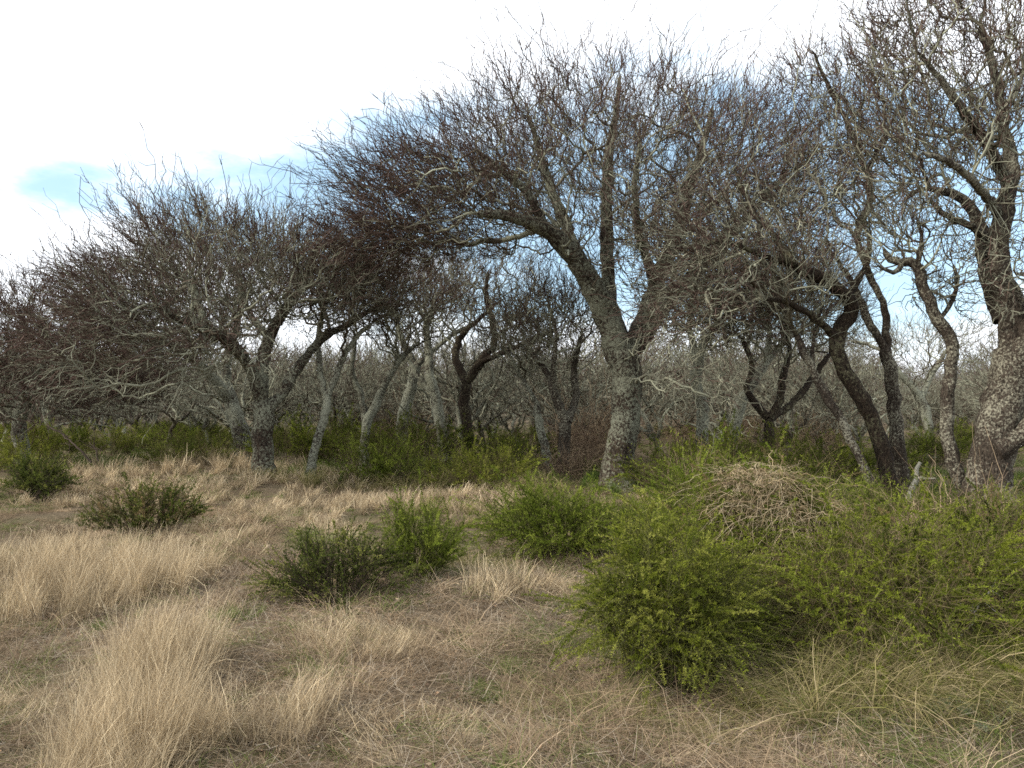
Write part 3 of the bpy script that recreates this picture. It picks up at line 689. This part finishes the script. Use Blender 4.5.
sp_far = [shrub_geo(20+i, 1.15, 1.0, .8, 70, 800, 13000, (.045, .010), cs, (.2, .6), uw, rbase=.7) for i, (cs, uw) in enumerate(((BRIGHT, .5), (DEEP, .5), (YELLOW, .5), (DARK+DEEP[:2], .6)))]
far_list = [ # px, py, d, proto, scale, label
    (15, 448, 22, 2, 1.1, 'low yellow-green shrub at the left edge, start of the green mat'),
    (62, 446, 23, 0, 1.05, 'low bright green shrub in the green mat below the purplish tree'),
    (105, 444, 24, 2, 1.0, 'low light green shrub at the right end of the green mat'),
    (30, 455, 18.5, 2, .8, 'spreading moss-green shrub in front of the green mat'),
    (185, 468, 18.5, 3, .8, 'olive shrub left of the forked left tree'),
    (212, 460, 20, 1, .9, 'leafy green shrub hard against the forked left trunk'),
    (140, 446, 24, 3, .6, 'small dull shrub between the green mat and the olive shrub'),
    (288, 462, 20.5, 1, 1.25, 'dark green shrub between the forked left trunk and the slender leaning stem'),
    (345, 462, 21.5, 1, 1.3, 'dark green shrub behind the foot of the slender leaning stem'),
    (382, 478, 16.6, 0, .95, 'bright green shrub at the edge of the grass below the twin pale stems'),
    (420, 465, 19.5, 1, 1.25, 'tall dark green shrub below the knee-bent trunk'),
    (450, 480, 16, 2, .75, 'pale green low shrub in the grass left of centre'),
    (490, 478, 15.5, 2, .9, 'yellowish shrub in front of the dark S-limbed tree'),
    (512, 462, 19, 1, 1.1, 'green shrub between the S-limbed tree and the dark leaning stem'),
    (588, 468, 18.6, 1, .45, 'green shrub filling the gap between the pale pair and the largest trunk'),
    (672, 480, 15.8, 1, .75, 'dark green shrub against the right foot of the largest trunk'),
    (700, 470, 14.5, 1, 1.3, 'tall green shrub under the drooping lichen branches'),
    (742, 462, 15.5, 1, 1.2, 'green shrub behind the brown vine mound'),
    (800, 465, 15, 1, 1.2, 'green shrub below the dark low-forked tree'),
    (838, 500, 10.6, 0, .7, 'light green shrub at the foot of the pale slanting stem'),
    (932, 440, 22, 1, 1.25, 'rounded dark green shrub seen beyond the slim winding trunk'),
    (975, 448, 23, 1, 1.2, 'dark shrub just left of the massive trunk, beyond the clearing'),
    (872, 456, 17.5, 1, 1.0, 'green shrub seen between the hooked trunk and the pale upright one'),
    (1022, 528, 10.6, 0, .5, 'leafy green shrub leaning on the massive right trunk'),
    (905, 540, 9, 1, .75, 'low green shrub in front of the pale upright trunk'),
    (960, 545, 8.8, 3, .65, 'low dull shrub in front of the slim winding trunk'),
]
fobj = {}
for (px, py, d, k, s, lab) in far_list:
    if k not in fobj: o = make_shrub(lab, px, py, d, sp_far[k]); fobj[k] = o
    else: o = copy_tree(fobj[k]); o['label'] = lab
    p = at(px, py, d); o.location = (p[0], p[1], float(gz(p[0], p[1]))-.02); o.scale = (s, s, s); o.rotation_euler = (0, 0, rb.random()*6.28)
ug = []
for i in range(46):
    for _ in range(50):
        y = 20+28*rb.random(); x = (rb.random()*2-1)*y*.68
        if y < 26 and x < -8: continue
        if .42 < x/y < .66 and y < 34: continue
        if patch(x, y, .33, 2.5) < .52: continue
        if free(x, y, .5) and all((x-a)**2+(y-b_)**2 > 1.5 for a, b_ in ug): break
    ug.append((x, y)); o = copy_tree(fobj[rb.choice([1, 1, 1, 0, 3])]); s = .4+.9*rb.random()**1.5
    o.location = (x, y, float(gz(x, y))-.02); o.scale = (s*1.15, s*1.15, s*.8); o.rotation_euler = (0, 0, rb.random()*6.28)
    o['label'] = 'green undergrowth shrub among the trunks of the thicket'; o['group'] = 'undergrowth shrubs among the thicket'

# ------------------------------------------------------------------ dead vines, dead brush and branches
def arcs(seed, c, r, n, ln, rad, colr, flat=.5, K=9, droop=.6):
    rng = np.random.default_rng(seed); g = Geo()
    u = norm(rng.normal(size=(n, 3)))*(rng.random((n, 1))**.4); B = np.array(c)+u*np.array(r)
    d = norm(rng.normal(size=(n, 3))*[1, 1, flat]+[0, 0, .25]); l = ln[0]+(ln[1]-ln[0])*rng.random(n)
    s = np.linspace(0, 1, K)[None, :, None]
    side = norm(rng.normal(size=(n, 3)))*.35; side[:, 2] -= droop
    P = B[:, None]+d[:, None]*s*l[:, None, None]+side[:, None]*(s**2)*l[:, None, None]
    P = P+rng.normal(size=P.shape)*.012
    cc = np.array(colr)[rng.integers(0, len(colr), n)]*(.7+.6*rng.random((n, 1)))
    tubes(g, P, rad*(.6+.9*rng.random((n, 1)))*np.linspace(1, .4, K)[None], 3, cc)
    return g
DEADC = [(.32, .25, .155), (.23, .17, .10), (.40, .33, .22), (.15, .11, .07)]
p = at(762, 640, 5.9); z0 = float(gz(p[0], p[1]))
o = empty('dead_vine_tangle', (p[0], p[1], z0), 'mound of dead brown curling vines on top of the tangled shrub', 'dead vines')
part('vines', arcs(61, (-.04, -.02, 1.08), (.30, .28, .13), 330, (.12, .42), .0020, DEADC).mesh('vines', MAT_TWIG), o)
part('vines', arcs(62, (.03, -.18, .90), (.48, .36, .2), 330, (.2, .65), .0018, DEADC, .8).mesh('vines', MAT_TWIG), o)
part('vines', arcs(63, (-.1, -.2, .55), (.5, .3, .35), 110, (.3, .8), .0022, DEADC, 1.5, droop=.9).mesh('vines', MAT_TWIG), o)
for i, (px, py, d, hh, rr, lab) in enumerate(((566, 474, 17.3, .7, .6, 'reddish dry brush at the foot of the pale forked pair'), (690, 500, 12.6, .25, .5, 'brown dry brush in front and right of the largest trunk'), (960, 560, 7.6, .5, .8, 'brown dry stalks behind the right foreground shrub'))):
    p = at(px, py, d); o = empty('dry_brush', (p[0], p[1], float(gz(p[0], p[1]))), lab, 'dry brush')
    part('stalks', arcs(70+i, (0, 0, hh*.4), (rr, rr*.6, hh*.3), 420, (.25, .9), .004 if d > 10 else .003, [(.20, .145, .10), (.14, .10, .07), (.30, .23, .15)], 1.4, droop=.1).mesh('stalks', MAT_TWIG), o)
bsrc = o
for i in range(9):
    for _ in range(60):
        y = 18.5+20*rb.random()**1.3; x = (rb.random()*2-1)*y*.62
        if patch(x, y, .33, 2.5) < .56 and -.2 < x/y < .38 and free(x, y, .4): break
    c = copy_tree(bsrc); sc_ = 1.3+1.5*rb.random(); c.location = (x, y, float(gz(x, y))); c.scale = (sc_*1.1, sc_, sc_*1.2); c.rotation_euler = (0, 0, rb.random()*6.28)
    c['label'] = 'dry brown brush between the trunks of the thicket'; c['group'] = 'dry brush among the trunks of the thicket'
def branch(label, P, r, seed, colr=(.07, .055, .045)):
    P = np.array(P, float); b0 = P[0].copy(); g = Geo(); rng = np.random.default_rng(seed)
    Q, rr = smooth_path(P-b0, np.linspace(r, r*.4, len(P)), .08)
    Q = Q+rng.normal(size=Q.shape)*.01
    tubes(g, Q[None], rr[None], 5, np.array([colr]))
    n = 9 if r < .05 else 1; ii = rng.integers(len(Q)//3, len(Q), n); d = norm(rng.normal(size=(n, 3))+(Q[-1]-Q[0])); s = np.linspace(0, 1, 5)
    tubes(g, Q[ii][:, None]+d[:, None]*(s[None, :, None])*.35+rng.normal(size=(n, 5, 3))*.012, np.repeat([np.linspace(r*.5, r*.2, 5)], n, 0), 3, np.repeat([np.array(colr)], n, 0))
    o = bpy.data.objects.new('dead_branch', g.mesh('dead_branch', MAT_TWIG)); col.objects.link(o); o.location = b0; o['label'] = label; o['category'] = 'branch'
branch('thin dark dead branch leaning in the grass, in front of the green mat', [at(92, 462, 15), at(78, 447, 15), at(62, 434, 15.2), at(46, 424, 15.4)], .022, 1)
branch('short dead stick standing beside the leaning dead branch', [at(99, 461, 15), at(97, 450, 15), at(90, 442, 15.1)], .016, 2)
branch('pale grey dead twig arching over the right foreground shrub', [at(955, 660, 4.6), at(965, 620, 4.7), at(985, 590, 4.8), at(998, 560, 4.9)], .006, 3, (.4, .38, .33))
branch('short broken pale stump beside the pale upright trunk', [at(906, 505, 12.8), at(912, 485, 12.8), at(918, 462, 12.8)], .07, 4, (.3, .29, .24))

# ------------------------------------------------------------------ grass
STRAW = np.array([(.42, .335, .215), (.34, .27, .170), (.53, .445, .305), (.26, .205, .135), (.18, .14, .092)])
def blades(g, rng, x, y, ln, wd, tilt, cols_, K=4, comb=None, curl=.5, z=None):
    n = len(x); a = rng.random(n)*2*math.pi; dirh = np.stack([np.cos(a), np.sin(a), np.zeros(n)], 1)
    if comb is not None: cb = np.asarray(comb, float); dirh = norm(dirh+(cb[None, :] if cb.ndim == 1 else cb))
    th = tilt*(.3+1.1*rng.random(n))
    d = norm(dirh*np.sin(th)[:, None]+np.array([0, 0, 1])*np.cos(th)[:, None])
    z = gz(x, y) if z is None else z
    B = np.stack([x, y, z-.005], 1); s = np.linspace(0, 1, K)[None, :, None]
    cv = dirh*.6*curl; cv[:, 2] = -np.ravel(curl)*.55
    P = B[:, None]+d[:, None]*s*ln[:, None, None]+cv[:, None]*(s**2)*(ln*(.4+1.2*rng.random(n)))[:, None, None]
    P = P+rng.normal(size=P.shape)*(ln*.025)[:, None, None]*s
    P[..., 2] = np.maximum(P[..., 2], z[:, None]+.003)
    aa = a+math.pi/2+rng.normal(size=n)*.9; side = np.stack([np.cos(aa), np.sin(aa), rng.normal(size=n)*.3], 1); side = norm(side)
    W = wd[:, None]*np.linspace(1, .25, K)[None, :]*.5
    C = cols_[:, None, :]*np.linspace(.85, 1.1, K)[None, :, None]
    ribbons(g, P, W, side, C)
def in_view(rng, n, d0, d1, wide=.74, pad=1.5):
    y = np.sqrt(d0*d0+(d1*d1-d0*d0)*rng.random(n)); x = (rng.random(n)*2-1)*(y*wide+pad); return x, y
def straw(rng, n, dark=0.0):
    c = STRAW[rng.integers(0, len(STRAW), n)]*(.75+.45*rng.random((n, 1))); return c*(1-dark)
def greenness(x, y):
    """where the sward is green rather than dry"""
    g_ = 1/(1+np.exp(-(y-15.0-3.5*patch(x, y, .35, 4)+1.2*np.sin(x*.8))*.9))
    g_ = np.maximum(g_*.85, .15+.6*(patch(x, y, .8, 2.0) > .72))
    # open ground among the trunks on the right is green from nearer
    g_ = np.maximum(g_, .8/(1+np.exp(-(y-9.5)*1.2))/(1+np.exp(-(x-3.5)*1.5)))
    return g_

def short_grass():
    rng = np.random.default_rng(900); g = Geo()
    for (d0, d1, n, wd, l0, l1, per, sig) in ((2.6, 5.5, 150000, .0028, .06, .22, 60, .045), (5.5, 9.5, 175000, .0042, .07, .24, 60, .055), (9.5, 17, 140000, .007, .08, .24, 50, .06), (17, 30, 90000, .012, .10, .30, 40, .10), (30, 55, 50000, .025, .15, .35, 30, .2)):
        # every tuft has its own height, lean and tone
        nt_ = n//per; tx, ty = in_view(rng, nt_, d0, d1)
        keep = rng.random(nt_) < (.58+.7*patch(tx, ty, 1.3, 1.0)); tx, ty = tx[keep], ty[keep]; nt_ = len(tx)
        th_ = .4+1.5*rng.random(nt_)**2.5; tone = .5+.8*rng.random(nt_); ta = rng.random(nt_)*6.28
        tcol = STRAW[rng.integers(0, len(STRAW), nt_)]; tgreen = rng.random(nt_) < greenness(tx, ty)
        k = rng.integers(0, nt_, n); r_ = sig*(.6+.9*rng.random(nt_))
        x = tx[k]+rng.normal(size=n)*r_[k]; y = ty[k]+rng.normal(size=n)*r_[k]
        ln = (l0+(l1-l0)*rng.random(n)**1.3)*(.55+.9*patch(x, y, .9, 3.0))*th_[k]
        c = straw(rng, n)*.5+tcol[k]*.5; c = c*tone[k][:, None]*np.array([.90, .84, .84])
        gc = np.array([(.13, .17, .045), (.095, .14, .035), (.18, .20, .07)])[rng.integers(0, 3, n)]*(.7+.6*rng.random((n, 1)))
        gr = tgreen[k] & (rng.random(n) < .8)
        c = np.where(gr[:, None], gc, c)*(.80+.35*patch(x, y, .6, 5))[:, None]
        cm = np.stack([np.cos(ta[k]), np.sin(ta[k]), np.zeros(n)], 1)*.9
        blades(g, rng, x, y, ln, np.full(n, wd)*(.7+.6*rng.random(n)), 1.05, c, K=4, curl=.7, comb=cm)
    # greyish broken litter lying flat
    x, y = in_view(rng, 90000, 2.6, 9); n = len(x)
    c = np.array([(.30, .24, .18), (.2, .15, .11), (.42, .36, .28)])[rng.integers(0, 3, n)]*(.6+.7*rng.random((n, 1)))
    blades(g, rng, x, y, .04+.13*rng.random(n), np.full(n, .0036), 1.55, c, K=3, curl=.1, z=gz(x, y)+.02*rng.random(n)+.004)
    stuff('short_dry_grass', g.mesh('short_dry_grass', MAT_GRASS), 'short matted dry grass with green patches covering the clearing', 'grass')
short_grass()

def tufts(seed, specs):
    rng = np.random.default_rng(seed); g = Geo()
    for (px, py, d, rx, ry, h, n, wd, tilt, comb, kind) in specs:
        c0 = at(px, py, d)
        nc = max(1, int(n/70)); ca = norm(rng.normal(size=(nc, 2)))*(rng.random((nc, 1))**.5)
        cx = c0[0]+ca[:, 0]*rx; cy = d+ca[:, 1]*ry; ch = h*(.65+.5*rng.random(nc)); k = rng.integers(0, nc, n)
        x = cx[k]+rng.normal(size=n)*.04; y = cy[k]+rng.normal(size=n)*.04; cl = rng.normal(size=(nc, 3))*[.9, .9, 0]; comb = (np.array(comb)[None]+cl[k])
        ln = ch[k]*(.35+.7*rng.random(n)+.35*(rng.random(n) > .96))
        ctn = (.65+.55*rng.random(nc))[k][:, None]
        if kind == 'straw': c = straw(rng, n)*1.4*ctn
        elif kind == 'sedge': c = np.array([(.30, .25, .12), (.21, .19, .07), (.42, .34, .2), (.12, .13, .04)])[rng.integers(0, 4, n)]*(.7+.5*rng.random((n, 1)))
        else: c = np.array([(.10, .15, .03), (.14, .18, .05), (.08, .12, .03)])[rng.integers(0, 3, n)]*(.7+.6*rng.random((n, 1)))
        blades(g, rng, x, y, ln, np.full(n, wd)*(.5+1.3*rng.random(n)**2), tilt, c, K=6, comb=comb, curl=np.where(rng.random(n) < .18, 1.1, .22)[:, None] if kind != 'sedge' else .75)
    return g
g = tufts(910, [ # px py d rx ry h n width tilt comb
    (130, 760, 3.75, .26, .40, .50, 6500, .0024, .28, (.5, .1, 0), 'straw'),
    (110, 800, 3.3, .22, .3, .40, 2500, .0022, .35, (.5, .1, 0), 'straw'),
    (160, 700, 4.5, .26, .35, .55, 6000, .0025, .26, (.5, .1, 0), 'straw'),
    (290, 750, 3.9, .18, .25, .34, 1100, .0024, .45, (.5, .2, 0), 'straw'),
    (215, 770, 3.7, .15, .2, .36, 900, .0024, .5, (.5, .2, 0), 'straw'),
    (420, 760, 3.8, .5, .3, .16, 1800, .0026, .9, (0, 0, 0), 'straw'),
    (60, 600, 7.0, 1.1, .7, .46, 11000, .0036, .28, (.4, 0, 0), 'straw'),
    (140, 585, 7.6, .7, .7, .44, 7000, .0036, .30, (.4, 0, 0), 'straw'),
    (20, 570, 8.4, .8, .6, .42, 5000, .004, .3, (.4, 0, 0), 'straw'),
    (360, 660, 5.1, .40, .3, .22, 3600, .0028, .6, (.3, .1, 0), 'straw'),
    (505, 600, 6.5, .30, .3, .36, 900, .004, .55, (.2, 0, 0), 'straw'),
    (600, 590, 6.9, .5, .4, .26, 1800, .0035, .6, (0, 0, 0), 'straw'),
    (250, 540, 9.8, 1.5, 1.2, .24, 6500, .005, .6, (.3, 0, 0), 'straw'),
    (330, 500, 13, 2.6, 1.8, .28, 9000, .007, .5, (.3, 0, 0), 'straw'),
    (100, 490, 14.5, 3, 1.5, .30, 8000, .008, .5, (.2, 0, 0), 'straw'),
    (230, 480, 16.5, 3.5, 1.5, .30, 7000, .009, .5, (.2, 0, 0), 'straw'),
    (430, 500, 13, 1.5, 1.4, .28, 4000, .007, .5, (.2, 0, 0), 'straw'),
    (30, 690, 4.5, .45, .4, .22, 2500, .0026, .8, (.2, 0, 0), 'straw')])
stuff('tall_dry_grass', g.mesh('tall_dry_grass', MAT_GRASS), 'tall pale straw grass in thick clumps, mostly at left', 'grass')
g = tufts(920, [
    (930, 745, 3.95, .75, .28, .58, 2600, .0038, .75, (.2, -.3, 0), 'sedge'),
    (860, 700, 4.4, .6, .2, .70, 1000, .0040, .6, (-.3, -.3, 0), 'sedge'),
    (960, 690, 4.5, .6, .2, .75, 900, .0040, .55, (.3, -.3, 0), 'sedge'),
    (1010, 720, 4.3, .4, .4, .55, 1500, .003, .6, (-.4, -.2, 0), 'sedge'),
    (800, 720, 4.1, .35, .25, .42, 1100, .003, .6, (0, -.2, 0), 'sedge'),
    (700, 730, 4.0, .5, .3, .20, 1500, .003, .9, (0, 0, 0), 'sedge'),
    (880, 640, 5.0, .8, .25, .8, 220, .004, .25, (0, 0, 0), 'sedge'),
    (590, 700, 4.3, .4, .3, .17, 900, .0026, .8, (0, 0, 0), 'sedge'),
    (500, 560, 8, .6, .5, .3, 900, .004, .5, (0, 0, 0), 'sedge'),
    (480, 500, 12, 1.2, 1.0, .34, 3000, .007, .45, (0, 0, 0), 'sedge'),
    (640, 500, 12, .9, .8, .34, 1800, .007, .45, (0, 0, 0), 'sedge'),
    (400, 470, 16, 3.2, 1.2, .5, 5000, .008, .4, (0, 0, 0), 'sedge'),
    (150, 466, 18.5, 2.6, 1.6, .5, 4500, .010, .45, (0, 0, 0), 'straw'),
    (300, 470, 18, 1.8, 1.0, .45, 2500, .010, .45, (0, 0, 0), 'straw'),
    (520, 480, 14.5, .9, .8, .4, 1500, .008, .4, (0, 0, 0), 'sedge'),
    (700, 640, 5.1, .5, .15, .7, 120, .004, .3, (0, 0, 0), 'sedge'),
    (880, 600, 5.6, 1.0, .4, 1.0, 200, .004, .3, (0, 0, 0), 'sedge')])
stuff('drooping_grass', g.mesh('drooping_grass', MAT_GRASS), 'long olive and straw blades drooping in front of the big shrubs', 'grass')
g = tufts(930, [
    (235, 618, 5.9, .18, .15, .13, 500, .004, .7, (0, 0, 0), 'green'),
    (120, 610, 6.2, .2, .15, .12, 400, .004, .7, (0, 0, 0), 'green'),
    (490, 690, 4.5, .22, .2, .10, 700, .003, .8, (0, 0, 0), 'green'),
    (530, 670, 4.8, .15, .15, .12, 400, .003, .8, (0, 0, 0), 'green'),
    (870, 480, 14, 1.8, 2.2, .30, 5000, .010, .5, (0, 0, 0), 'green'),
    (950, 470, 17, 2.5, 3.0, .30, 6000, .012, .5, (0, 0, 0), 'green'),
    (700, 470, 16, 3, 2.0, .35, 5000, .012, .5, (0, 0, 0), 'green'),
    (450, 470, 18, 4, 2.0, .35, 7000, .012, .5, (0, 0, 0), 'green'),
    (60, 455, 20, 5, 2.0, .4, 6000, .014, .5, (0, 0, 0), 'green'),
    (345, 466, 19, 2, 1.2, .35, 2500, .012, .45, (0, 0, 0), 'green')])
stuff('green_grass', g.mesh('green_grass', MAT_GRASS), 'fresh green grass under the trees and in small patches of the clearing', 'grass')

def litter():
    rng = np.random.default_rng(950); g = Geo()
    x, y = in_view(rng, 16000, 2.6, 9); n = len(x); a = rng.random(n)*6.28
    B = np.stack([x, y, gz(x, y)+.01+.04*rng.random(n)], 1); D = norm(np.stack([np.cos(a), np.sin(a), rng.normal(size=n)*.35], 1))
    c = np.array([(.20, .13, .08), (.12, .08, .055), (.27, .21, .14)])[rng.integers(0, 3, n)]*(.6+.7*rng.random((n, 1)))
    leaves(g, B, D, .012+.022*rng.random(n), .003+.004*rng.random(n), c, rng)
    m = 420; x, y = in_view(rng, m, 2.7, 10); a = rng.random(m)*6.28; ln = .05+.16*rng.random(m)**2; s = np.linspace(-.5, .5, 5)
    P = np.stack([x, y, gz(x, y)+.03], 1)[:, None]+np.stack([np.cos(a), np.sin(a), rng.normal(size=m)*.12], 1)[:, None]*(s[None]*ln[:, None])[..., None]+rng.normal(size=(m, 5, 3))*.006
    tubes(g, P, np.full((m, 5), .0025)*(.6+1.2*rng.random((m, 1))), 4, np.array([(.15, .12, .09), (.22, .19, .15)])[rng.integers(0, 2, m)])
    stuff('leaf_litter', g.mesh('leaf_litter', MAT_TWIG), 'dead leaves and broken twigs lying in the short grass', 'litter')
litter()

# small silvery herbs at the bottom right
def herb(seed, n):
    rng = np.random.default_rng(seed); g = Geo(); m = 14
    a = rng.random(n)*6.28; el = .3+1.0*rng.random(n); D = np.stack([np.cos(a)*np.cos(el), np.sin(a)*np.cos(el), np.sin(el)], 1)
    B = D*(rng.random((n, 1))*.07)+[0, 0, .01]
    leaves(g, B, norm(D+rng.normal(size=(n, 3))*.4), .018+.014*rng.random(n), np.full(n, .004), np.array([(.22, .26, .17)])*(.7+.5*rng.random((n, 1))), rng)
    return g.mesh('silver_herb', MAT_LEAF)
hm = herb(5, 90)
for i in range(14):
    x, y = (.49+.14*rb.random())*3.75, 3.55+.5*rb.random()
    o = bpy.data.objects.new('silver_herb', hm); col.objects.link(o); o.location = (x, y, float(gz(x, y))+.03); s = .45+.35*rb.random(); o.scale = (s, s, s)
    o.rotation_euler = (0, 0, rb.random()*6); o['label'] = 'small silvery-leaved herb in the bottom right corner'; o['category'] = 'herb'; o['group'] = 'silvery herbs in the bottom right corner'
